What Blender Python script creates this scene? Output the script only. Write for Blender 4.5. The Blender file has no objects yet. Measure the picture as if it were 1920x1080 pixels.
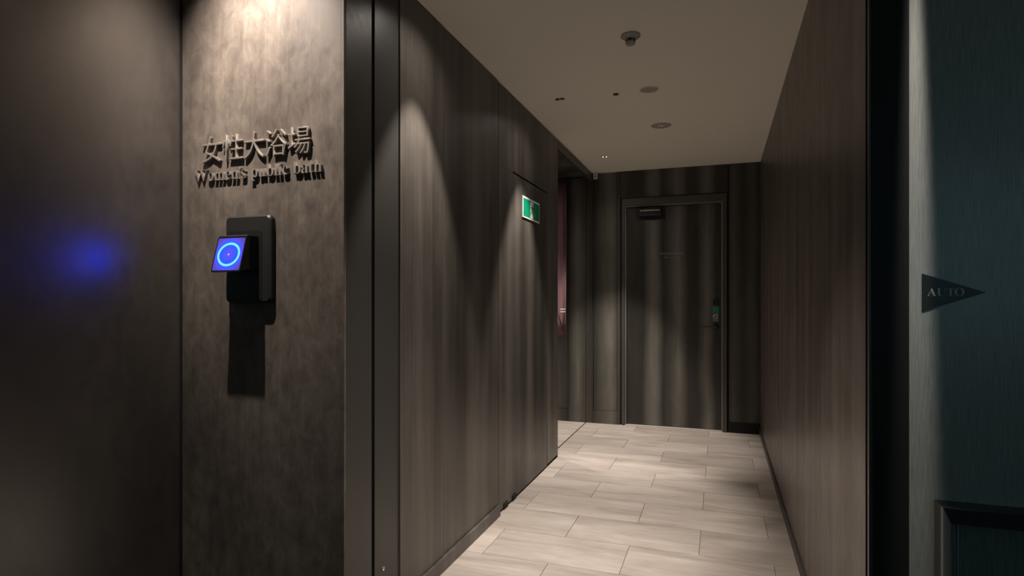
import bpy, bmesh, math, random
from mathutils import Vector, Matrix, Euler
random.seed(7)
C = bpy.context.scene.collection
SC = bpy.context.scene
PI = math.pi

# ------------------------------------------------------------------ camera
F = 1115.6                      # focal length in px at 1920 wide
YAW = math.atan(390 / F)
CH = 1.25
cd = bpy.data.cameras.new('camera'); cam = bpy.data.objects.new('camera', cd); C.objects.link(cam)
cd.sensor_width = 36; cd.lens = F / 1920 * 36; cd.shift_y = 20 / 1920
cd.clip_start = 0.02
cam.location = (0, 0, CH); cam.rotation_euler = (PI / 2, 0, YAW)
SC.camera = cam

# ------------------------------------------------------------------ world (dim dusk sky entering by an added, unseen lobby window)
w = bpy.data.worlds.new('dusk'); SC.world = w; w.use_nodes = True
nt = w.node_tree; nt.nodes.clear()
o = nt.nodes.new('ShaderNodeOutputWorld'); b = nt.nodes.new('ShaderNodeBackground')
b.inputs[0].default_value = (0.10, 0.19, 0.23, 1); b.inputs[1].default_value = 2.9
nt.links.new(b.outputs[0], o.inputs[0])

SC.view_settings.view_transform = 'Standard'; SC.view_settings.look = 'None'
SC.view_settings.gamma = 1; SC.view_settings.use_curve_mapping = False
SC.view_settings.exposure = 0.0

WARM = (1.0, 0.89, 0.80)
def spot(name, loc, aim, watt, deg, blend=0.3, size=0.02, col=WARM, parent=None, sx=1.0):
    l = bpy.data.lights.new(name, 'SPOT'); l.energy = watt; l.color = col
    l.spot_size = math.radians(deg); l.spot_blend = blend; l.shadow_soft_size = size
    ob = bpy.data.objects.new(name, l); C.objects.link(ob)
    ob.location = loc
    d = Vector(aim) - Vector(loc)
    ob.rotation_euler = d.to_track_quat('-Z', 'Y').to_euler()
    ob.scale = (sx, 1, 1)
    if parent: ob.parent = parent; ob.location = Vector(loc) - parent.location
    return ob
LIGHTS = dict(corridor=145, entry=85, side=60, lobby=112, strip=75, wide=7, header=112, emergency=6)

# ------------------------------------------------------------------ helpers
def link(name, me, mat, parent=None, smooth=False):
    vs = [v.co for v in me.vertices]
    lo = Vector((min(v[i] for v in vs) for i in range(3))); hi = Vector((max(v[i] for v in vs) for i in range(3)))
    org = Vector(((lo.x + hi.x) / 2, (lo.y + hi.y) / 2, lo.z))
    me.transform(Matrix.Translation(-org))
    if mat: me.materials.append(mat)
    if smooth:
        for p in me.polygons: p.use_smooth = True
    ob = bpy.data.objects.new(name, me); C.objects.link(ob)
    if parent is not None:
        ob.parent = parent
        ob.location = org - wloc(parent)
    else: ob.location = org
    return ob
def wloc(ob):
    p = Vector(ob.location)
    while ob.parent: ob = ob.parent; p += Vector(ob.location)
    return p
def tag(ob, label, cat, group=None, kind=None):
    ob['label'] = label; ob['category'] = cat
    if group: ob['group'] = group
    if kind: ob['kind'] = kind
    return ob
def thing(name, loc, label=None, cat=None, group=None, kind=None):
    e = bpy.data.objects.new(name, None); C.objects.link(e); e.location = loc; e.empty_display_size = .05
    if label: tag(e, label, cat, group)
    if kind: e['kind'] = kind
    return e
def struct(ob): ob['kind'] = 'structure'; return ob
def bm_box(bm, x0, x1, y0, y1, z0, z1):
    vs = [bm.verts.new(c) for c in ((x0,y0,z0),(x1,y0,z0),(x1,y1,z0),(x0,y1,z0),(x0,y0,z1),(x1,y0,z1),(x1,y1,z1),(x0,y1,z1))]
    for f in ((0,3,2,1),(4,5,6,7),(0,1,5,4),(1,2,6,5),(2,3,7,6),(3,0,4,7)): bm.faces.new([vs[i] for i in f])
    return vs
def fin(bm, name, mat, parent=None, bevel=0, seg=2, smooth=False):
    bmesh.ops.recalc_face_normals(bm, faces=bm.faces)
    if bevel: bmesh.ops.bevel(bm, geom=bm.edges[:], offset=bevel, segments=seg, affect='EDGES', profile=.5)
    me = bpy.data.meshes.new(name); bm.to_mesh(me); bm.free()
    return link(name, me, mat, parent, smooth)
def box(name, x0, x1, y0, y1, z0, z1, mat, parent=None, bevel=0.0):
    bm = bmesh.new(); bm_box(bm, x0, x1, y0, y1, z0, z1)
    return fin(bm, name, mat, parent, bevel)
def prism(name, pts, axis, a0, a1, mat, parent=None, bevel=0):
    """polygon pts in the plane normal to axis, extruded a0..a1"""
    bm = bmesh.new()
    def P(p, a):
        return {'x': (a, p[0], p[1]), 'y': (p[0], a, p[1]), 'z': (p[0], p[1], a)}[axis]
    A = [bm.verts.new(P(p, a0)) for p in pts]; B = [bm.verts.new(P(p, a1)) for p in pts]
    bm.faces.new(A); bm.faces.new(B[::-1])
    n = len(pts)
    for i in range(n): bm.faces.new((A[i], A[(i+1) % n], B[(i+1) % n], B[i]))
    return fin(bm, name, mat, parent, bevel)
def lathe(name, prof, c, mat, parent=None, n=32, axis='z', smooth=True):
    """prof: (radius, height) list, revolved round an axis through c"""
    bm = bmesh.new(); rings = []
    for r, h in prof:
        ring = []
        for k in range(n):
            a = 2 * PI * k / n
            p = (r * math.cos(a), r * math.sin(a), h)
            if axis == 'x': p = (h, p[0], p[1])
            if axis == 'y': p = (p[0], h, p[1])
            ring.append(bm.verts.new(Vector(p) + Vector(c)))
        rings.append(ring)
    for a, b2 in zip(rings, rings[1:]):
        for k in range(n): bm.faces.new((a[k], a[(k+1) % n], b2[(k+1) % n], b2[k]))
    for r in (rings[0], rings[-1]): bm.faces.new(r)
    ob = fin(bm, name, mat, parent, smooth=False)
    if smooth:
        me = ob.data
        for p in me.polygons: p.use_smooth = len(p.vertices) == 4
        bmx = bmesh.new(); bmx.from_mesh(me)
        for e in bmx.edges:
            if len(e.link_faces) == 2 and e.calc_face_angle() > math.radians(35): e.smooth = False
        bmx.to_mesh(me); bmx.free()
    return ob
def rounded(x0, x1, z0, z1, r, n=6):
    pts = []
    for cx, cz, a0 in ((x1-r, z0+r, -90), (x1-r, z1-r, 0), (x0+r, z1-r, 90), (x0+r, z0+r, 180)):
        for k in range(n + 1):
            a = math.radians(a0 + 90 * k / n); pts.append((cx + r * math.cos(a), cz + r * math.sin(a)))
    return pts
def ratio(px):
    u = (px - 960) / F
    return (-math.sin(YAW) + math.cos(YAW) * u) / (math.cos(YAW) + math.sin(YAW) * u)
def Yat(px, X): return X / ratio(px)
def Xat(px, Y): return Y * ratio(px)

# ------------------------------------------------------------------ materials
def new_mat(name):
    m = bpy.data.materials.new(name); m.use_nodes = True
    n = m.node_tree.nodes; return m, n, m.node_tree.links, n['Principled BSDF']
def plain(name, col, rough=.5, metal=0, spec=.5, coat=0):
    m, n, l, p = new_mat(name)
    p.inputs['Base Color'].default_value = (*col, 1); p.inputs['Roughness'].default_value = rough
    p.inputs['Metallic'].default_value = metal; p.inputs['Specular IOR Level'].default_value = spec
    p.inputs['Coat Weight'].default_value = coat
    nz = n.new('ShaderNodeTexNoise'); nz.inputs['Scale'].default_value = 40; nz.inputs['Detail'].default_value = 3
    g = n.new('ShaderNodeNewGeometry'); l.new(g.outputs['Position'], nz.inputs['Vector'])
    mr = n.new('ShaderNodeMapRange'); mr.inputs['To Min'].default_value = max(0, rough - .05); mr.inputs['To Max'].default_value = min(1, rough + .05)
    l.new(nz.outputs['Fac'], mr.inputs['Value']); l.new(mr.outputs[0], p.inputs['Roughness'])
    return m
def noise(n, l, vec, scale3, scale=1, detail=4, rough=.55, dist=0, rot=None):
    mp = n.new('ShaderNodeMapping'); mp.inputs['Scale'].default_value = scale3
    if rot: mp.inputs['Location'].default_value = rot
    l.new(vec, mp.inputs['Vector'])
    t = n.new('ShaderNodeTexNoise'); t.inputs['Scale'].default_value = scale; t.inputs['Detail'].default_value = detail
    t.inputs['Roughness'].default_value = rough; t.inputs['Distortion'].default_value = dist
    l.new(mp.outputs[0], t.inputs['Vector']); return t.outputs['Fac']
def ramp(n, l, fac, stops):
    r = n.new('ShaderNodeValToRGB'); e = r.color_ramp.elements
    while len(e) < len(stops): e.new(.5)
    for k, (p, c) in enumerate(stops): e[k].position = p; e[k].color = (*c, 1)
    l.new(fac, r.inputs[0]); return r.outputs[0]
def mix(n, l, a, b2, fac, mode='MIX'):
    m = n.new('ShaderNodeMix'); m.data_type = 'RGBA'; m.blend_type = mode
    if isinstance(fac, float): m.inputs[0].default_value = fac
    else: l.new(fac, m.inputs[0])
    for s, i in ((a, 6), (b2, 7)):
        if isinstance(s, tuple): m.inputs[i].default_value = (*s, 1)
        else: l.new(s, m.inputs[i])
    return m.outputs[2]
def bump(n, l, p, h, strength, dist=.002):
    b2 = n.new('ShaderNodeBump'); b2.inputs['Strength'].default_value = strength; b2.inputs['Distance'].default_value = dist
    l.new(h, b2.inputs['Height']); l.new(b2.outputs[0], p.inputs['Normal'])

def laminate(name, dark, light, off=(0, 0, 0), streak=6.0, mottled=0.0, rough=.42, fine=90, lo=.38, hi=.68, spec=.5, zf=.18, ff=.6, coat=0, qs=(9, 9, 5)):
    m, n, l, p = new_mat(name)
    g = n.new('ShaderNodeNewGeometry').outputs['Position']
    s = noise(n, l, g, (streak, streak, zf), 1, 3, .5, 0, off)
    c = ramp(n, l, s, [(lo, dark), (hi, light)])
    f = noise(n, l, g, (fine, fine, 2.5), 1, 3, .6, 0, off)
    c = mix(n, l, c, ramp(n, l, f, [(.3, (.72, .72, .72)), (.7, (1.25, 1.25, 1.25))]), ff, 'MULTIPLY')
    q = noise(n, l, g, qs, 1, 8, .65, .4, off)
    c = mix(n, l, c, ramp(n, l, q, [(.3, (.55, .53, .52)), (.7, (1.5, 1.46, 1.4))]), float(.25 + .75 * mottled), 'MULTIPLY')
    l.new(c, p.inputs['Base Color'])
    mr = n.new('ShaderNodeMapRange'); l.new(q, mr.inputs['Value'])
    mr.inputs['From Min'].default_value = .3; mr.inputs['From Max'].default_value = .7
    mr.inputs['To Min'].default_value = rough - .07; mr.inputs['To Max'].default_value = rough + .07
    l.new(mr.outputs[0], p.inputs['Roughness'])
    p.inputs['Specular IOR Level'].default_value = spec
    p.inputs['Coat Weight'].default_value = coat; p.inputs['Coat Roughness'].default_value = rough; p.inputs['Coat IOR'].default_value = 2.3
    bump(n, l, p, f, .12, .001)
    return m
M = {}
YB = 5.916
M['lam_left'] = laminate('dark wood laminate, corridor left', (.044, .039, .034), (.150, .135, .118), streak=4.5, lo=.38, hi=.66)
M['lam_right'] = laminate('dark wood laminate, corridor right', (.090, .074, .064), (.146, .124, .109), streak=9, off=(3, 2, 0), rough=.38)
M['lam_back'] = laminate('dark striped laminate, far wall', (.040, .038, .033), (.185, .178, .155), streak=4.6, off=(1.3, 0, 4), mottled=.12, lo=.44, hi=.66, ff=.3, zf=.12)
def back_mat():
    m, n, l, p = new_mat('far wall laminate with broad soft vertical bands')
    g = n.new('ShaderNodeNewGeometry').outputs['Position']
    sp_ = n.new('ShaderNodeSeparateXYZ'); l.new(g, sp_.inputs[0])
    wob = noise(n, l, g, (3, 3, 1.2), 1, 3, .5)
    a = n.new('ShaderNodeMath'); a.operation = 'MULTIPLY_ADD'; a.inputs[1].default_value = .06; l.new(wob, a.inputs[0]); l.new(sp_.outputs[0], a.inputs[2])
    mr = n.new('ShaderNodeMapRange'); mr.inputs['From Min'].default_value = -1.57; mr.inputs['From Max'].default_value = .43; l.new(a.outputs[0], mr.inputs['Value'])
    D = (.042, .040, .035); L = (.185, .178, .155); K = (.095, .090, .078)
    px = [(1045, K), (1066, D), (1083, L), (1094, K), (1116, D), (1146, L), (1158, K), (1180, D), (1205, D), (1221, L), (1229, L), (1243, D), (1258, K), (1272, L), (1290, D), (1308, D), (1326, L), (1342, D), (1362, D), (1374, K), (1392, D), (1410, K), (1424, D)]
    st = [((Xat(q, YB) + .03 + 1.57) / 2.0, c_) for q, c_ in px]
    c = ramp(n, l, mr.outputs[0], st)
    f = noise(n, l, g, (90, 90, 2.5), 1, 3, .6)
    c = mix(n, l, c, ramp(n, l, f, [(.3, (.8, .8, .8)), (.7, (1.2, 1.2, 1.2))]), .5, 'MULTIPLY')
    q = noise(n, l, g, (7, 7, 2), 1, 7, .62, .4)
    c = mix(n, l, c, ramp(n, l, q, [(.3, (.6, .6, .58)), (.7, (1.4, 1.38, 1.36))]), .6, 'MULTIPLY')
    l.new(c, p.inputs['Base Color']); p.inputs['Roughness'].default_value = .42
    bump(n, l, p, f, .1, .001)
    return m
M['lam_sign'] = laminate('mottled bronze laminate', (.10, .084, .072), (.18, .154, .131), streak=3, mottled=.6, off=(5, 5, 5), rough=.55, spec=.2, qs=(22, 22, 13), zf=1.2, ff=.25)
M['lam_fold'] = laminate('mottled bronze laminate, glossier', (.048, .040, .036), (.092, .077, .067), streak=3, mottled=.6, off=(9, 5, 5), rough=.35, qs=(22, 22, 13), spec=1.0, zf=1.0, ff=.25, coat=1)  # sign wall laminate darkened, weaker light put into its colour
M['core'] = plain('black shadow gap', (.012, .011, .010), .8)
M['base'] = plain('dark baseboard', (.075, .066, .057), .5)
M['jamb'] = plain('dark bronze metal jamb', (.068, .064, .057), .42, .2)
M['jamb_black'] = plain('black painted jamb', (.02, .02, .019), .5, spec=.2)
M['black'] = plain('black plastic', (.018, .018, .018), .38)
M['charcoal'] = plain('charcoal powder coat', (.022, .021, .019), .5)
M['post'] = plain('lightened bronze metal', (.26, .24, .22), .5)  # lightened so the frame posts look lit along their side
M['satin'] = plain('satin metal', (.66, .64, .60), .5, .1)
M['gloss_black'] = plain('gloss black acrylic', (.012, .012, .014), .12)
M['steel'] = plain('brushed steel', (.55, .53, .50), .28, 1)
M['lettermetal'] = plain('bronze letter metal', (.30, .26, .225), .38, .3)
M['white'] = plain('white plastic', (.8, .8, .78), .5)
M['offwhite'] = plain('off white print', (.75, .74, .66), .5)
M['green'] = plain('exit sign green', (.0, .22, .115), .4)
M['green_tag'] = plain('green sticker', (.02, .26, .15), .45)
M['greyplastic'] = plain('grey plastic', (.36, .36, .33), .45)
M['ceil'] = plain('ceiling paint', (.90, .87, .77), .9, spec=.1)
M['lampdark'] = plain('dark reflector', (.03, .025, .018), .3)
M['text_grey'] = plain('grey print', (.30, .30, .28), .6)
M['text_dim'] = plain('dim grey print', (.16, .155, .14), .6)

def emis(name, col, s):
    m, n, l, p = new_mat(name)
    p.inputs['Base Color'].default_value = (0, 0, 0, 1)
    p.inputs['Emission Color'].default_value = (*col, 1); p.inputs['Emission Strength'].default_value = s
    return m
M['ring'] = emis('lit cyan ring', (.016, .075, 1.0), 12)
M['glow'] = emis('blue lit reader face', (.012, .03, 1.0), 1.5)
M['dot'] = emis('pink led', (.7, .45, 1.0), 1.2)
M['lamp'] = emis('lamp', (1, .85, .65), 6)

# blue backlit reader face: brighter around the ring, dark purple to the edges
def face_mat():
    m, n, l, p = new_mat('backlit reader face')
    tc = n.new('ShaderNodeTexCoord'); 
    mp = n.new('ShaderNodeMapping'); mp.inputs['Location'].default_value = (0, 0, -.063); l.new(tc.outputs['Object'], mp.inputs['Vector'])
    ln = n.new('ShaderNodeVectorMath'); ln.operation = 'LENGTH'; l.new(mp.outputs[0], ln.inputs[0])
    r = ramp(n, l, ln.outputs['Value'], [(0, (.014, .010, .45)), (.034, (.002, .012, 1.0)), (.046, (.005, .012, .5)), (.060, (.011, .009, .085)), (.09, (.008, .006, .03))])
    p.inputs['Base Color'].default_value = (.02, .02, .03, 1); p.inputs['Roughness'].default_value = .12
    l.new(r, p.inputs['Emission Color']); p.inputs['Emission Strength'].default_value = 8
    return m
M['face'] = face_mat()

def tile_mat():
    m, n, l, p = new_mat('travertine look porcelain tile')
    g = n.new('ShaderNodeNewGeometry').outputs['Position']
    oi = n.new('ShaderNodeObjectInfo')
    cb = n.new('ShaderNodeCombineXYZ'); ml = n.new('ShaderNodeMath'); ml.operation = 'MULTIPLY'; ml.inputs[1].default_value = 40
    l.new(oi.outputs['Random'], ml.inputs[0]); l.new(ml.outputs[0], cb.inputs[2]); l.new(ml.outputs[0], cb.inputs[0])
    ad = n.new('ShaderNodeVectorMath'); ad.operation = 'ADD'; l.new(g, ad.inputs[0]); l.new(cb.outputs[0], ad.inputs[1])
    v = ad.outputs[0]
    a = noise(n, l, v, (1.6, 7, 1), 1, 5, .55, .6)
    c = ramp(n, l, a, [(.28, (.40, .345, .30)), (.5, (.56, .495, .44)), (.72, (.66, .60, .54))])
    f = noise(n, l, v, (6, 45, 1), 1, 5, .65, .5)
    c = mix(n, l, c, ramp(n, l, f, [(.3, (.84, .84, .84)), (.7, (1.12, 1.12, 1.12))]), .8, 'MULTIPLY')
    rr = n.new('ShaderNodeMapRange'); rr.inputs['To Min'].default_value = .88; rr.inputs['To Max'].default_value = 1.10
    l.new(oi.outputs['Random'], rr.inputs['Value'])
    cc = n.new('ShaderNodeCombineXYZ')
    for i in range(3): l.new(rr.outputs[0], cc.inputs[i])
    c = mix(n, l, c, cc.outputs[0], 1.0, 'MULTIPLY')
    l.new(c, p.inputs['Base Color']); p.inputs['Roughness'].default_value = .48
    bump(n, l, p, f, .15, .001)
    return m
M['tile'] = tile_mat()
M['grout'] = plain('grout', (.36, .315, .275), .9)
M['lobbyfloor'] = plain('dark lobby carpet', (.05, .045, .04), .9)

def fabric_mat():
    m, n, l, p = new_mat('grey green grasscloth wall covering')
    g = n.new('ShaderNodeNewGeometry').outputs['Position']
    f = noise(n, l, g, (420, 420, 14), 1, 3, .6)
    q = noise(n, l, g, (5, 5, 2), 1, 4, .5)
    c = ramp(n, l, f, [(.25, (.21, .225, .205)), (.75, (.40, .415, .385))])
    c = mix(n, l, c, ramp(n, l, q, [(.3, (.9, .9, .9)), (.7, (1.1, 1.1, 1.1))]), 1.0, 'MULTIPLY')
    l.new(c, p.inputs['Base Color']); p.inputs['Roughness'].default_value = .5
    p.inputs['Coat Weight'].default_value = .6; p.inputs['Coat Roughness'].default_value = .22
    bump(n, l, p, f, .3, .001)
    return m
M['fabric'] = fabric_mat()
def noren_mat():
    m, n, l, p = new_mat('faded pink cloth')
    g = n.new('ShaderNodeNewGeometry').outputs['Position']
    f = noise(n, l, g, (300, 300, 300), 1, 2, .5); q = noise(n, l, g, (4, 4, 3), 1, 3, .5)
    c = ramp(n, l, q, [(.35, (.16, .082, .092)), (.65, (.23, .125, .14))])
    l.new(c, p.inputs['Base Color']); p.inputs['Roughness'].default_value = .9; bump(n, l, p, f, .3, .001)
    return m
M['noren'] = noren_mat()
m, n, l, p = new_mat('clear glass'); p.inputs['Base Color'].default_value = (.9, .95, .93, 1); p.inputs['Transmission Weight'].default_value = 1; p.inputs['Roughness'].default_value = .02; p.inputs['IOR'].default_value = 1.45
M['glass'] = m

# ------------------------------------------------------------------ main dimensions
XL, XR = -1.21, .351
YB = 5.916
ZC = CH + 1.259
YS = 1.725
XF = -1.939
ZL = 2.62                      # lobby ceiling

M['lam_back'] = back_mat()
M['frame'] = plain('dark bronze door frame', (.098, .092, .081), .4, .2)
# ------------------------------------------------------------------ floor with every tile a part
floor = struct(box('floor', -3.1, 3.2, -3.1, YB + .2, -.06, -.008, M['grout']))
R0, RH, TL, JT = 2.709, .3293, .67, .0011
for r in range(-4, 10):
    y0 = R0 + RH * r; y1 = min(y0 + RH, YB + .03)
    if y0 >= YB: break
    off = -.432 if r % 2 == 0 else -.432 + TL / 2
    for k in range(-2, 3):
        x0 = off + TL * k; x1 = x0 + TL
        x0 = max(x0, -1.276); x1 = min(x1, XR + .02)
        if y0 < 1.75: x0 = max(x0, -1.2)
        if x1 - x0 < .02: continue
        box('tile', x0 + JT, x1 - JT, max(y0, 1.72) + JT, y1 - JT, -.012, random.uniform(-.0003, .0003), M['tile'], floor, .0006)
yy = 4.3
while yy < YB:
    for k in range(3):
        box('tile', -1.284 - (k + 1) * .6 + JT, -1.284 - k * .6 - JT, yy + JT, min(yy + .6, YB + .03) - JT, -.012, 0, M['tile'], floor, .0006)
    yy += .6
struct(box('trim_1', -1.284, -1.276, 4.3, YB, -.012, .001, M['core']))        # dark joint strip at the side room
struct(box('trim_2', -3.1, 3.2, -3.1, 1.719, -.012, .0, M['lobbyfloor']))      # lobby carpet

# ------------------------------------------------------------------ ceilings
ceiling = struct(box('ceiling', XL - .01, XR + .3, 1.93, YB + .2, ZC, ZC + .1, M['ceil']))
box('side_room_ceiling', -3.1, XL - .03, 4.3, YB + .2, ZC - .017, ZC + .1, M['lam_left'], ceiling)
lc = box('lobby_ceiling', -3.1, 3.2, -3.1, 1.93, ZL, ZL + .1, M['ceil'], ceiling)
box('door_header', XL - .1, XR + .3, 1.74, 1.93, ZC - .0, ZL, M['jamb_black'], ceiling)

# ------------------------------------------------------------------ left corridor wall
y832, y935, y1025 = Yat(830, XL), Yat(934, XL), Yat(1025.5, XL)
y748, yEnd = Yat(748, XL), 4.55
CX = XL - .014
wall_left = struct(box('wall_left', -1.36, CX, y748 - .005, yEnd, 0, ZC + .05, M['core']))
g = .0035
box('panel', CX, XL + .006, y748, y832 - g, .0, ZC - .006, M['lam_left'], wall_left, .0012)
box('panel', CX, XL + .004, y832 + g, y935 - .009, .0, ZC - .006, M['lam_left'], wall_left, .0012)
ySlot = Yat(962, XL)
zdoor = CH + (560 - 343) * (Yat(992, XL) / (math.cos(YAW) + math.sin(YAW) * ((992 - 960) / F))) / F
zd = zdoor
prism('panel', [(y935 + .006, zd + .001), (ySlot, zd + .001), (ySlot, zd + .012), (y1025 + .009, zd + .012), (y1025 + .009, 0.02), (yEnd, .02), (yEnd, ZC - .006), (y935 + .006, ZC - .006)],
      'x', CX, XL, M['lam_left'], wall_left, .001)
box('end_panel', -1.36, XL - .001, yEnd, yEnd + .012, .0, ZC + .02, M['lam_left'], wall_left, .001)
door2 = struct(box('door_2', CX, XL, y935 + .006, y1025 - .004, .012, zd, M['lam_left'], None, .001))
for px in (947.5, 963.5):
    yg = Yat(px, XL)
    box('guide_block', XL - .002, XL + .006, yg - .035, yg + .035, .0, .035, M['core'], door2, .002)
bb = struct(box('baseboard_left', CX, XL + .018, y748, y935 - .007, 0, .062, M['lam_left'], None, .002))
# fascia over the side opening
struct(box('trim_3', XL - .03, XL, yEnd, YB, ZC - .075, ZC, M['lam_back'], None, .001))

# ------------------------------------------------------------------ far wall
wall_back = struct(box('wall_back', -3.1, Xat(1168, YB) , YB + .014, YB + .2, 0, ZC + .05, M['core']))
Wd0, Wd1 = -.922, .065                     # door frame outer
box('core', Wd1 - .02, XR + .3, YB + .014, YB + .2, 0, ZC + .05, M['core'], wall_back)
box('core', Wd0 - .02, Wd1, YB + .014, YB + .2, 2.237, ZC + .05, M['core'], wall_back)
def bp(px0, px1, z0, z1, d=0.0, name='panel', m='lam_back'):
    return box(name, Xat(px0, YB), Xat(px1, YB), YB + d, YB + .02, z0, z1, M[m], wall_back, .001)
xa, xb = Xat(1065, YB), Xat(1098, YB)
box('panel', -3.0, xa - .002, YB + .010, YB + .02, .125, ZC, M['lam_back'], wall_back, .001)
box('rail', -3.0, xa - .002, YB, YB + .02, 0, .123, M['lam_back'], wall_back, .001)
bp(1065.3, 1098, 0, ZC)
bp(1098.8, 1111.5, 0, ZC, name='stile')
bp(1112.7, 1156.3, .129, ZC, .012)
bp(1112, 1157.2, 0, .126, name='rail')
bp(1157.5, 1162.5, 0, ZC, name='stile')
bp(1163.5, 1364.5, 2.245, ZC)
bp(1367, 1431, .10, ZC)
struct(box('baseboard_back', Xat(1365.5, YB), XR, YB - .008, YB + .02, 0, .10, M['jamb_black'], None, .001))

# the far door
d1 = thing('door_1', ((Wd0 + Wd1) / 2, YB, 0), kind='structure')
fx0, fx1, ft = -.886, .023, 2.168
def frame_prof(name, pts):
    return None
for (x0, x1, z0, z1) in ((Wd0 + .006, fx0, 0, ft), (fx1, Wd1 - .004, 0, ft), (Wd0 + .006, Wd1 - .004, ft, 2.237)):
    box('frame', x0, x1, YB - .012, YB + .14, z0, z1, M['frame'], d1, .002)
for (x0, x1, z0, z1) in ((fx0, fx0 + .012, 0, ft - .012), (fx1 - .012, fx1, 0, ft - .012), (fx0, fx1, ft - .012, ft)):
    box('stop', x0, x1, YB + .004, YB + .14, z0, z1, M['post'], d1, .001)
YD = YB + .035
leaf = box('leaf', fx0 + .015, fx1 - .015, YD, YD + .045, .012, ft - .016, M['lam_back'], d1, .001)
box('threshold', fx0, fx1, YB - .012, YD + .05, 0, .008, M['satin'], d1, .001)
box('backing', Wd0 - .03, Wd1 + .03, YD + .06, YD + .16, 0, 2.3, M['core'], wall_back)  # unseen slab added to block sky light leaking round the leaf
clo = box('closer', -.755, -.53, YD - .058, YD, 2.055, 2.125, M['black'], d1, .008)
box('closer_arm', -.74, -.545, YD - .075, YD - .058, 2.10, 2.112, M['steel'], clo, .002)
box('mount_plate', -.785, -.50, YD - .006, YD, 2.02, 2.14, M['black'], d1, .002)
lev = lathe('lever_rose', [(.026, 0), (.026, -.008), (.022, -.012), (.012, -.013), (.012, -.05), (.009, -.052)], (-.034, YD, .985), M['black'], d1, 24, 'y')
box('lever_handle', -.165, -.028, YD - .056, YD - .04, .977, .993, M['jamb'], lev, .005)
box('lock_cover', -.062, -.012, YD - .03, YD, 1.19, 1.232, M['black'], d1, .004)
box('sticker', -.068, -.012, YD - .002, YD, 1.115, 1.176, M['green_tag'], d1)
wt = box('sticker', -.068, -.012, YD - .002, YD, 1.03, 1.112, M['text_dim'], d1)
for a in range(9):
    t = math.radians(150 + a * 24)
    cx, cz = -.042 + .016 * math.cos(t), 1.08 + .019 * math.sin(t)
    box('printed_mark', cx - .006, cx + .006, YD - .003, YD - .002, cz - .006, cz + .006, M['offwhite'], wt)
box('printed_mark', -.05, -.02, YD - .003, YD - .002, 1.095, 1.101, M['offwhite'], wt)
box('printed_mark', -.062, -.016, YD - .003, YD - .002, 1.04, 1.05, M['text_grey'], wt)
# two tiny lines of worn lettering, too small in the photo to read
bm = bmesh.new(); x = -.555; rg = random.Random(3)
while x < -.335:
    ww = rg.uniform(.006, .011); hh = rg.choice((.010, .010, .016))
    bm_box(bm, x, x + ww * .35, YD - .001, YD, 1.680, 1.684 + hh); bm_box(bm, x, x + ww, YD - .001, YD, 1.680, 1.683); bm_box(bm, x, x + ww, YD - .001, YD, 1.689, 1.692); x += ww + .0035
fin(bm, 'lettering', M['text_grey'], d1)
bm = bmesh.new(); x = -.515
for i in range(14):
    ww = .017 if i < 2 else .006; hh = .017 if i < 2 else .009
    bm_box(bm, x, x + ww * .8, YD - .001, YD, 1.649, 1.653); bm_box(bm, x + ww * .3, x + ww * .55, YD - .001, YD, 1.645, 1.645 + hh); x += ww + .004
fin(bm, 'lettering', M['text_grey'], d1)

# side room behind the left wall
struct(box('wall_side_near', -3.1, -1.36, 4.35, yEnd, 0, ZC + .05, M['lam_back']))
struct(box('wall_side_far', -3.2, -3.08, 4.35, YB + .2, 0, ZC + .05, M['lam_back']))

# ------------------------------------------------------------------ right corridor wall
wall_right = struct(box('wall_right', XR + .014, XR + .2, 1.79, YB + .1, 0, ZC + .05, M['core']))
ys = [1.733, 2.46, 3.2, 3.94, 4.68, YB - .001]
for a, b2 in zip(ys, ys[1:]):
    box('panel', XR, XR + .016, a + .0006, b2 - .0006, 0, ZC, M['lam_right'], wall_right, .0006)
struct(box('baseboard_right', XR - .010, XR + .01, 1.742, YB, 0, .055, M['base'], None, .002))

# lobby wall right of the opening
wall_lobby = struct(box('wall_lobby_right', .436, 3.1, 1.712, 1.78, 0, ZL, M['fabric']))
struct(box('trim_4', Xat(1634.5, 1.69), .436, 1.69, 1.80, 0, ZL, M['jamb_black'], None, .0015))
struct(box('trim_5', Xat(1629.5, 1.694), Xat(1633.5, 1.694), 1.694, 1.712, 0, ZL, M['jamb'], None, .0005))
struct(box('trim_6', .37, .44, 1.802, 1.86, 0, ZL, M['core']))

# ------------------------------------------------------------------ left lobby walls
xs1 = -1.222
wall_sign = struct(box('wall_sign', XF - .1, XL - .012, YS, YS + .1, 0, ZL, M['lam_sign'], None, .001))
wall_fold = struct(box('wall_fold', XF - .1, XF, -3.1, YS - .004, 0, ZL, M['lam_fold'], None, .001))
box('shadow_gap', XF - .02, XF + .006, YS - .006, YS + .001, 0, ZL, M['core'], wall_sign)
struct(box('trim_7', XL - .012, XL + .001, YS - .001, YS + .012, 0, ZL, M['lam_sign'], None, .001))
yj0, yj1, yj2 = Yat(645, XL), Yat(697, XL), Yat(702.5, XL)
struct(box('trim_8', XL - .012, XL, YS + .013, yj1, 0, ZL, M['jamb'], None, .001))
tj = struct(box('trim_9', XL - .012, XL, yj2, y748 - .003, 0, ZC, M['jamb'], None, .001))
struct(box('trim_10', XL - .10, XL - .013, YS + .013, y748 - .006, 0, ZL, M['core']))
ysn, zsn = Yat(718, XL), CH - 506 * (Yat(718, XL) / (math.cos(YAW) + math.sin(YAW) * ((718 - 960) / F))) / F
sn = thing('door_sensor', (XL, ysn, zsn - .012), 'tiny round chrome photo sensor set low in the dark left door jamb', 'sensor')
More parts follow.
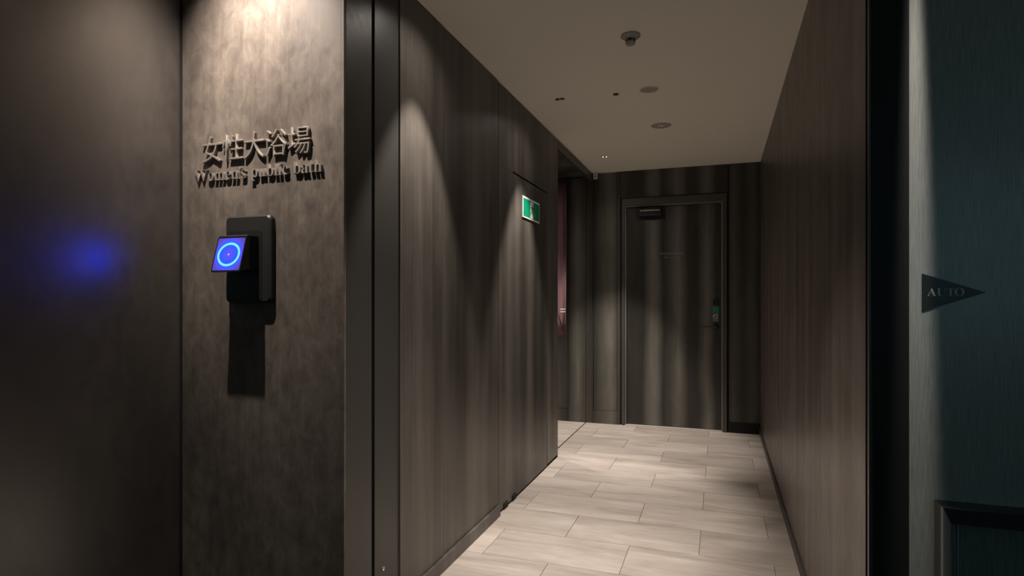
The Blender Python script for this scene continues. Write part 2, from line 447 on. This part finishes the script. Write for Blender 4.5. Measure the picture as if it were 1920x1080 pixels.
lathe('bezel', [(.0045, .0), (.0085, .0), (.0085, .0025), (.006, .003), (.005, .001)], (XL, ysn, zsn), M['steel'], sn, 24, 'x')
lathe('lens', [(.0005, .0), (.0048, .0), (.004, .002), (.001, .0028)], (XL, ysn, zsn), M['greyplastic'], sn, 20, 'x')

# lobby behind the camera with an unseen window added for blue light
wb = struct(box('wall_lobby_rear', -3.1, 3.2, -3.2, -3.1, 0, .9, M['fabric']))
box('upper_wall', -3.1, 3.2, -3.2, -3.1, 2.45, ZL, M['fabric'], wb)
box('pier', -3.1, .75, -3.2, -3.1, .9, 2.45, M['fabric'], wb)  # solid part shaped to keep blue light off the sign wall
win = thing('added_window_1', (1.9, -3.15, .9), kind='structure')
for x in (.75, 1.9, 3.04):
    box('mullion', x, x + .06, -3.18, -3.12, .9, 2.45, M['jamb_black'], win)
struct(box('wall_lobby_side', 3.1, 3.2, -3.1, 1.78, 0, ZL, M['fabric']))

# ------------------------------------------------------------------ ceiling fixtures
def pinlight(x, y, label, watt, deg, lit, blend=.35, aimdx=0, aimdy=0):
    t = thing('pin_light', (x, y, ZC - .004), label, 'light', 'twin pin lights in the corridor ceiling')
    for s in (-1, 1):
        lathe('trim_ring', [(.014, 0), (.0145, -.004), (.012, -.005), (.011, -.001)], (x + s * .0155, y, ZC), M['lampdark'], t, 24)
        lathe('lamp_lens', [(.004, -.0005), (.0045, -.003), (.001, -.004)] if lit else [(.003, -.0005), (.003, -.002), (.001, -.003)], (x + s * .0155, y, ZC - .002), M['lamp'] if lit else M['greyplastic'], t, 16)
    box('bridge', x - .004, x + .004, y - .008, y + .008, ZC - .005, ZC, M['greyplastic'], t, .001)
    spot('lamp_light', (x, y, ZC - .03), (x + aimdx, y + aimdy, 0), watt, deg, blend, .012, parent=t)
    spot('fill_light', (x, y, ZC - .03), (x + .15, y, 0), LIGHTS['wide'], 150, 1, .02, parent=t)  # second wide lamp added as fill for floor and ceiling bounce
    return t
pinlight(-.952, 3.637, 'dark twin pin light in the ceiling close to the left wall above the exit sign', LIGHTS['corridor'], 57, False, .5)
pinlight(-.963, 5.24, 'lit twin pin light in the ceiling near the far left corner', LIGHTS['corridor'], 64, True, .5)
# same fitting just beyond the top of the picture
pinlight(-.98, 2.21, 'twin pin light in the ceiling just inside the entrance by the left wall', LIGHTS['entry'], 59, False, .4)

sd = thing('smoke_detector', (-.404, 2.873, ZC - .05), 'round grey detector with a black neck hanging from the ceiling nearest the viewer', 'detector')
c = (-.404, 2.873, ZC)
lathe('base_plate', [(.046, 0), (.047, -.006), (.042, -.010), (.028, -.018), (.022, -.019)], c, M['greyplastic'], sd)
lathe('neck', [(.022, -.018), (.022, -.032)], c, M['black'], sd)
lathe('sensor_cap', [(.019, -.030), (.023, -.033), (.023, -.041), (.018, -.046), (.004, -.047)], c, M['greyplastic'], sd)
for k in range(6):
    a = k * PI / 3
    box('post', c[0] + .0225 * math.cos(a) - .0015, c[0] + .0225 * math.cos(a) + .0015, c[1] + .0225 * math.sin(a) - .0015, c[1] + .0225 * math.sin(a) + .0015, ZC - .034, ZC - .017, M['greyplastic'], sd)
M['disc'] = plain('warm grey plate', (.40, .37, .31), .7)
cp = thing('cover_plate', (-.403, 3.647, ZC - .006), 'plain round ceiling cover plate, blank and pale, right of the small sprinkler', 'cover plate')
c = (-.403, 3.647, ZC)
lathe('rim', [(.060, 0), (.060, -.004), (.056, -.006), (.053, -.004), (.053, 0)], c, M['ceil'], cp)
lathe('disc', [(.053, -.0005), (.052, -.003), (.01, -.003)], c, M['disc'], cp)
sp = thing('sprinkler', (-.603, 3.657, ZC - .014), 'small recessed ceiling sprinkler with a dark centre beside the blank round plate', 'sprinkler')
c = (-.603, 3.657, ZC)
lathe('flange', [(.036, 0), (.036, -.002), (.022, -.005), (.018, -.002), (.018, 0)], c, M['ceil'], sp)
lathe('cup', [(.019, -.0005), (.018, -.006), (.012, -.007)], c, M['lampdark'], sp)
lathe('deflector', [(.004, -.006), (.004, -.010), (.009, -.0115), (.009, -.013), (.002, -.014)], c, M['steel'], sp, 16)
el = thing('emergency_light', (-.403, 4.44, ZC - .016), 'shallow round ceiling fitting with two dark dots at its centre, above the far door', 'light')
c = (-.403, 4.44, ZC)
lathe('plate', [(.072, 0), (.071, -.003), (.064, -.005), (.03, -.006), (.025, -.004)], c, M['disc'], el)
lathe('socket', [(.024, -.002), (.023, -.010), (.015, -.011)], c, M['ceil'], el)
for s in (-1, 1): lathe('lens', [(.007, -.009), (.007, -.013), (.003, -.015)], (c[0] + s * .0095, c[1], ZC), M['lampdark'], el, 16)
sb = thing('corner_sensor', (-1.175, YB - .02, ZC - .075), 'tiny pale square box at the top left corner of the far wall', 'sensor')
box('housing', -1.197, -1.157, YB - .028, YB, ZC - .062, ZC - .008, M['white'], sb, .003)
box('face_plate', -1.190, -1.164, YB - .031, YB - .027, ZC - .052, ZC - .02, M['greyplastic'], sb, .002)

spot('lamp_light', (-.403, 4.44, ZC - .05), (-.403, 4.44, 0), LIGHTS['emergency'], 104, 1, .03, parent=el)  # dim fill lamp added here, the fitting itself looks unlit

# side room downlight (its pool shows on the floor left of the joint)
t = thing('downlight', (-1.75, 5.0, ZC - .022), 'recessed downlight in the side room ceiling behind the left wall', 'light')
lathe('trim_ring', [(.045, -.017), (.045, -.021), (.036, -.022), (.034, -.018)], (-1.75, 5.0, ZC), M['white'], t)
lathe('lens', [(.034, -.0175), (.033, -.019), (.004, -.019)], (-1.75, 5.0, ZC), M['lamp'], t)
spot('lamp_light', (-1.75, 5.0, ZC - .06), (-1.7, 5.05, 0), LIGHTS['side'], 80, .6, .03, parent=t)
t = thing('downlight', (-.43, 1.835, ZC - .006), 'recessed downlight in the header of the sliding door opening', 'light')
lathe('trim_ring', [(.035, 0), (.035, -.004), (.028, -.006), (.026, -.002)], (-.43, 1.835, ZC), M['black'], t)
lathe('lens', [(.026, -.001), (.025, -.003), (.004, -.003)], (-.43, 1.835, ZC), M['lampdark'], t)
spot('lamp_light', (-.43, 1.835, ZC - .03), (-.43, 1.9, 0), LIGHTS['header'], 74, .8, .03, parent=t)
# lobby downlight over the sign
LX, LY = -1.56, YS - .43
t = thing('downlight', (LX, LY, ZL - .006), 'recessed lobby downlight above the bath sign', 'light')
lathe('trim_ring', [(.045, 0), (.045, -.004), (.036, -.006), (.034, -.002)], (LX, LY, ZL), M['black'], t)
lathe('lens', [(.034, -.001), (.033, -.003), (.004, -.003)], (LX, LY, ZL), M['lampdark'], t)
spot('lamp_light', (LX, LY, ZL - .03), (LX + .02, YS, 2.04), LIGHTS['lobby'], 98, 1, .012, (1, .89, .80), parent=t, sx=.8)
t = thing('downlight', (.33, 1.0, ZL - .006), 'added lobby downlight brightening a strip of the wall with the arrow sign', 'light')
lathe('trim_ring', [(.035, 0), (.035, -.004), (.028, -.006), (.026, -.002)], (.33, 1.0, ZL), M['black'], t)
lathe('lens', [(.026, -.001), (.025, -.003), (.004, -.003)], (.33, 1.0, ZL), M['lampdark'], t)
spot('lamp_light', (.33, 1.0, ZL - .03), (.452, 1.712, 1.0), LIGHTS['strip'], 70, 1, .01, (1, .90, .82), parent=t, sx=.05)  # unseen lamp added, beam squeezed to draw the bright wall strip

# ------------------------------------------------------------------ noren curtain in the side room
nr = thing('noren_curtain', (-1.85, 5.62, .895), 'faded pink hanging cloth curtain glimpsed behind the end of the left wall', 'curtain')
bm = bmesh.new(); NX, NZ = 60, 10; grid = []
for i in range(NX + 1):
    x = -2.3 + (2.3 - 1.402) * i / NX
    grid.append([bm.verts.new((x, 5.60 + .018 * math.sin(i * .9) * (1 - .5 * j / NZ) + .004 * math.sin(j + i), .895 + (2.40 - .895) * j / NZ)) for j in range(NZ + 1)])
for i in range(NX):
    for j in range(NZ): bm.faces.new((grid[i][j], grid[i+1][j], grid[i+1][j+1], grid[i][j+1]))
cl = fin(bm, 'cloth', M['noren'], nr, smooth=True)
md = cl.modifiers.new('thick', 'SOLIDIFY'); md.thickness = .003
box('rod', -3.08, -1.24, 5.592, 5.608, 2.40, 2.416, M['black'], nr, .004)
for zz in (1.12, 1.145):
    box('printed_mark', -1.455, -1.405, 5.570, 5.574, zz, zz + .009, M['offwhite'], nr)

# ------------------------------------------------------------------ exit sign
ye0, ye1 = Yat(978.5, XL), Yat(1010, XL)
def zat(px, py, X):
    Y = Yat(px, X); return CH + (560 - py) * (Y / (math.cos(YAW) + math.sin(YAW) * ((px - 960) / F))) / F
ze1, ze0 = zat(978.5, 366, XL), zat(978.5, 406.5, XL)
ex = thing('exit_sign', (XL, (ye0 + ye1) / 2, ze0), 'green and white emergency exit sign on the flush door in the left wall', 'sign')
box('backing', XL, XL + .006, ye0, ye1, ze0, ze1, M['offwhite'], ex, .001)
bw = (ze1 - ze0) * .085; xs = XL + .006
box('green_field', xs, xs + .001, ye0 + bw, ye1 - bw, ze0 + bw, ze1 - bw, M['green'], ex)
hy, hz = (ye1 - ye0), (ze1 - ze0)
def ep(u, v): return (ye0 + u * hy, ze0 + v * hz)
prism('doorway', [ep(.43, .09), ep(.60, .09), ep(.60, .88), ep(.43, .88)], 'x', xs + .001, xs + .0015, M['offwhite'], ex)
lathe('figure_head', [(hz * .055, 0), (hz * .055, .0007)], (xs + .0015, *ep(.545, .74)), M['green'], ex, 16, 'x', False)
prism('figure_body', [ep(.50, .66), ep(.58, .66), ep(.62, .54), ep(.585, .52), ep(.565, .58), ep(.56, .44), ep(.60, .36), ep(.585, .2), ep(.565, .2), ep(.565, .34), ep(.52, .42), ep(.48, .28), ep(.43, .26), ep(.43, .31), ep(.47, .34), ep(.505, .48), ep(.50, .58), ep(.46, .54), ep(.45, .60)], 'x', xs + .0015, xs + .0022, M['green'], ex)
prism('pale_patch', [ep(.62, .22), ep(.74, .22), ep(.76, .34), ep(.70, .42), ep(.63, .36)], 'x', xs + .001, xs + .0014, plain('pale green', (.10, .33, .22), .5), ex)

# ------------------------------------------------------------------ lettering
def text_mesh(s, size, ext, offset=0, bevel=0):
    cu = bpy.data.curves.new('t', 'FONT'); cu.body = s; cu.size = size; cu.extrude = ext; cu.offset = offset
    cu.bevel_depth = bevel; cu.bevel_resolution = 1; cu.resolution_u = 5
    ob = bpy.data.objects.new('t', cu); C.objects.link(ob)
    dg = bpy.context.evaluated_depsgraph_get(); dg.update()
    me = bpy.data.meshes.new_from_object(ob.evaluated_get(dg))
    bpy.data.objects.remove(ob); bpy.data.curves.remove(cu)
    return me
def ext2(me):
    xs = [v.co.x for v in me.vertices]; ys = [v.co.y for v in me.vertices]
    return min(xs), max(xs), min(ys), max(ys)
def place(me, name, mat, parent, sx, sz, x, yface, z, depth, thick):
    """mesh in text plane -> wall facing -Y; scaled, back against yface"""
    for v in me.vertices:
        a, b2, c2 = v.co
        v.co = Vector((x + a * sx, yface - thick / 2 - depth - c2, z + b2 * sz))
    me.update()
    return link(name, me, mat, parent)
BOLD = lambda ch: chr(0x1D400 + ord(ch) - 65) if 'A' <= ch <= 'Z' else (chr(0x1D41A + ord(ch) - 97) if 'a' <= ch <= 'z' else ch)

kan = '\u5973\u6027\u5927\u6d74\u5834'
sg = thing('bath_sign', (-1.585, YS, 1.75), 'raised bronze Japanese characters for the women\'s bath above the card reader', 'sign')
xk0, xk1 = -1.828, -1.338
cw = (xk1 - xk0) / 5
for i, ch in enumerate(kan):
    me = text_mesh(ch, .1, .0056, -.0013, .0007)
    a, b2, c2, d = ext2(me)
    s = .096 / max(b2 - a, d - c2)
    sx = s * .97
    cx = xk0 + (i + .5) * cw
    place(me, 'letter', M['lettermetal'], sg, sx, s, cx - (a + b2) / 2 * sx, YS, 1.803 - (c2 + d) / 2 * s, .0, .0126)
se = thing('bath_sign', (-1.577, YS, 1.67), 'raised bronze English words Women\'s public bath under the Japanese characters', 'sign')
x = 0; parts = []
word = "Women's public bath"
for ch in word:
    if ch == ' ': x += .30; continue
    me = text_mesh(BOLD(ch) if ch != "'" else '\u2019', 1, .1, -.009 if ch != "'" else 0)
    a, b2, c2, d = ext2(me)
    parts.append((me, x - a)); x += (b2 - a) + .045
W = x - .045
sx = (1.861 - 1.292) / W; szv = .0635
for me, xo in parts:
    for v in me.vertices: v.co.z *= .058
    place(me, 'letter', M['lettermetal'], se, sx, szv, -1.861 + xo * sx, YS, 1.687, .0, .0116)

# ------------------------------------------------------------------ card reader
px0, px1 = -1.70, -1.497
rd = thing('card_reader', (-1.6, YS, 1.235), 'black wall mounted card reader with a glowing blue ring on its tilted face', 'card reader')
z0, z1 = 1.236, 1.548
bm = bmesh.new()
outer = rounded(px0, px1, z0, z1, .018); 
A = [bm.verts.new((p[0], YS, p[1])) for p in outer]
ins = rounded(px0 + .001, px1 - .001, z0 + .001, z1 - .001, .018)
B = [bm.verts.new((p[0], YS - .020, p[1])) for p in outer]
ins = rounded(px0 + .006, px1 - .006, z0 + .006, z1 - .006, .014)
D = [bm.verts.new((p[0], YS - .026, p[1])) for p in ins]
nn = len(A)
for i in range(nn):
    j = (i + 1) % nn
    bm.faces.new((A[i], A[j], B[j], B[i])); bm.faces.new((B[i], B[j], D[j], D[i]))
bm.faces.new(A); bm.faces.new(D[::-1])
fin(bm, 'back_plate', M['charcoal'], rd)
prism('shadow_sheet', rounded(px0 + .018, px1 - .036, z0 + .012, z1 - .055, .006), 'y', YS - .0275, YS - .025, M['black'], rd)  # black sheet in place of the reader's shadow on the back plate
# wedge body
bx0, bx1 = -1.676, -1.546
yt, yb = YS - .078, YS - .112
zt, zb = 1.470, 1.345
prism('body', [(YS - .027, zt + .003), (yt, zt + .003), (yb, zb - .003), (YS - .027, zb + .012)], 'x', bx0, bx1, M['gloss_black'], rd, .004)
# tilted face assembly
fe = Vector((( bx0 + bx1) / 2, yb - .003, zb - .002))
tilt = math.atan2(yt - yb, zt - zb)
fw, fh = .128, .128
bm = bmesh.new()
pp = rounded(-fw / 2, fw / 2, 0, fh, .006)
A = [bm.verts.new((p[0], 0, p[1])) for p in pp]; B = [bm.verts.new((p[0], .006, p[1])) for p in pp]
bm.faces.new(A); bm.faces.new(B[::-1])
for i in range(len(A)): bm.faces.new((A[i], A[(i+1) % len(A)], B[(i+1) % len(B)], B[i]))
bmesh.ops.recalc_face_normals(bm, faces=bm.faces)
me = bpy.data.meshes.new('face_panel'); bm.to_mesh(me); bm.free(); me.materials.append(M['gloss_black'])
fp = bpy.data.objects.new('face_panel', me); C.objects.link(fp); fp.parent = rd
fp.location = fe - rd.location; fp.rotation_euler = (-tilt, 0, 0)
def on_face(name, me, mat, y):
    me.materials.append(mat); ob = bpy.data.objects.new(name, me); C.objects.link(ob); ob.parent = fp; ob.location = (0, y, fh * .49); return ob
bm = bmesh.new()
pp = rounded(-.059, .059, .005, .123, .004)
A = [bm.verts.new((p[0], -.0006, p[1])) for p in pp]; B = [bm.verts.new((p[0], .001, p[1])) for p in pp]
bm.faces.new(A); bm.faces.new(B[::-1])
for i in range(len(A)): bm.faces.new((A[i], A[(i+1) % len(A)], B[(i+1) % len(B)], B[i]))
bmesh.ops.recalc_face_normals(bm, faces=bm.faces)
me = bpy.data.meshes.new('lit_screen'); bm.to_mesh(me); bm.free(); me.materials.append(M['face'])
ls = bpy.data.objects.new('lit_screen', me); C.objects.link(ls); ls.parent = fp
bm = bmesh.new(); N = 64; R, r = .0415, .0046
vs = [[bm.verts.new(((R * 1.08 + r * math.cos(b3)) * math.cos(a), r * .6 * math.sin(b3), (R * .95 + r * math.cos(b3)) * math.sin(a))) for b3 in [2 * PI * q / 8 for q in range(8)]] for a in [2 * PI * k / N for k in range(N)]]
for i in range(N):
    for j in range(8): bm.faces.new((vs[i][j], vs[(i+1) % N][j], vs[(i+1) % N][(j+1) % 8], vs[i][(j+1) % 8]))
bmesh.ops.recalc_face_normals(bm, faces=bm.faces)
me = bpy.data.meshes.new('light_ring'); bm.to_mesh(me); bm.free(); on_face('light_ring', me, M['ring'], 0)
bm = bmesh.new(); bmesh.ops.create_uvsphere(bm, u_segments=12, v_segments=6, radius=.0032)
me = bpy.data.meshes.new('indicator_light'); bm.to_mesh(me); bm.free(); on_face('indicator_light', me, M['dot'], 0)

# ------------------------------------------------------------------ AUTO arrow sign
YW = 1.712
au = thing('arrow_sign', (.53, YW, 1.2186), 'black triangular arrow sign reading AUTO on the textured right wall', 'sign')
prism('plate', [(.4675, 1.2186), (.4675, 1.3118), (.598, 1.265)], 'y', YW - .003, YW, M['black'], au, .0006)
x = 0; parts = []
M['auto_text'] = plain('light grey print', (.62, .62, .58), .6)
for ch in 'AUTO':
    me = text_mesh(BOLD(ch), 1, .0005, -.0105)
    a, b2, c2, d = ext2(me)
    parts.append((me, x - a)); x += (b2 - a) + (.04 if ch != 'T' else .0)
sx = (.5545 - .4785) / (x - .04)
for me, xo in parts:
    place(me, 'letter', M['auto_text'], au, sx, .0285, .4785 + xo * sx, YW, 1.2565, .0026, .001)

# ------------------------------------------------------------------ low black frame
fr = thing('metal_frame', (.85, YW, 0), 'low black mitred metal frame standing against the textured wall under the arrow sign', 'frame')
fx, fz, fy0 = .4935, .760, 1.650
X2 = 1.45
tk, hk = .0165, .036
def mitre(name, a, b2, c2, d, mat):
    # quad profile in X-Z extruded along Y
    return prism(name, [a, b2, c2, d], 'y', fy0, YW - .0005, mat, fr, .0008)
mitre('post', (fx, 0), (fx + tk, 0), (fx + tk, fz - hk), (fx, fz), M['post'])
mitre('rail', (fx, fz), (fx + tk, fz - hk), (X2 - tk, fz - hk), (X2, fz), M['black'])
mitre('post', (X2, 0), (X2 - tk, 0), (X2 - tk, fz - hk), (X2, fz), M['post'])
box('edge_strip', .5255, .5285, fy0 + .012, fy0 + .017, 0, fz - hk, M['greyplastic'], fr)
box('glass_pane', .5285, X2 - tk, fy0 + .011, fy0 + .017, 0, fz - hk, M['glass'], fr)
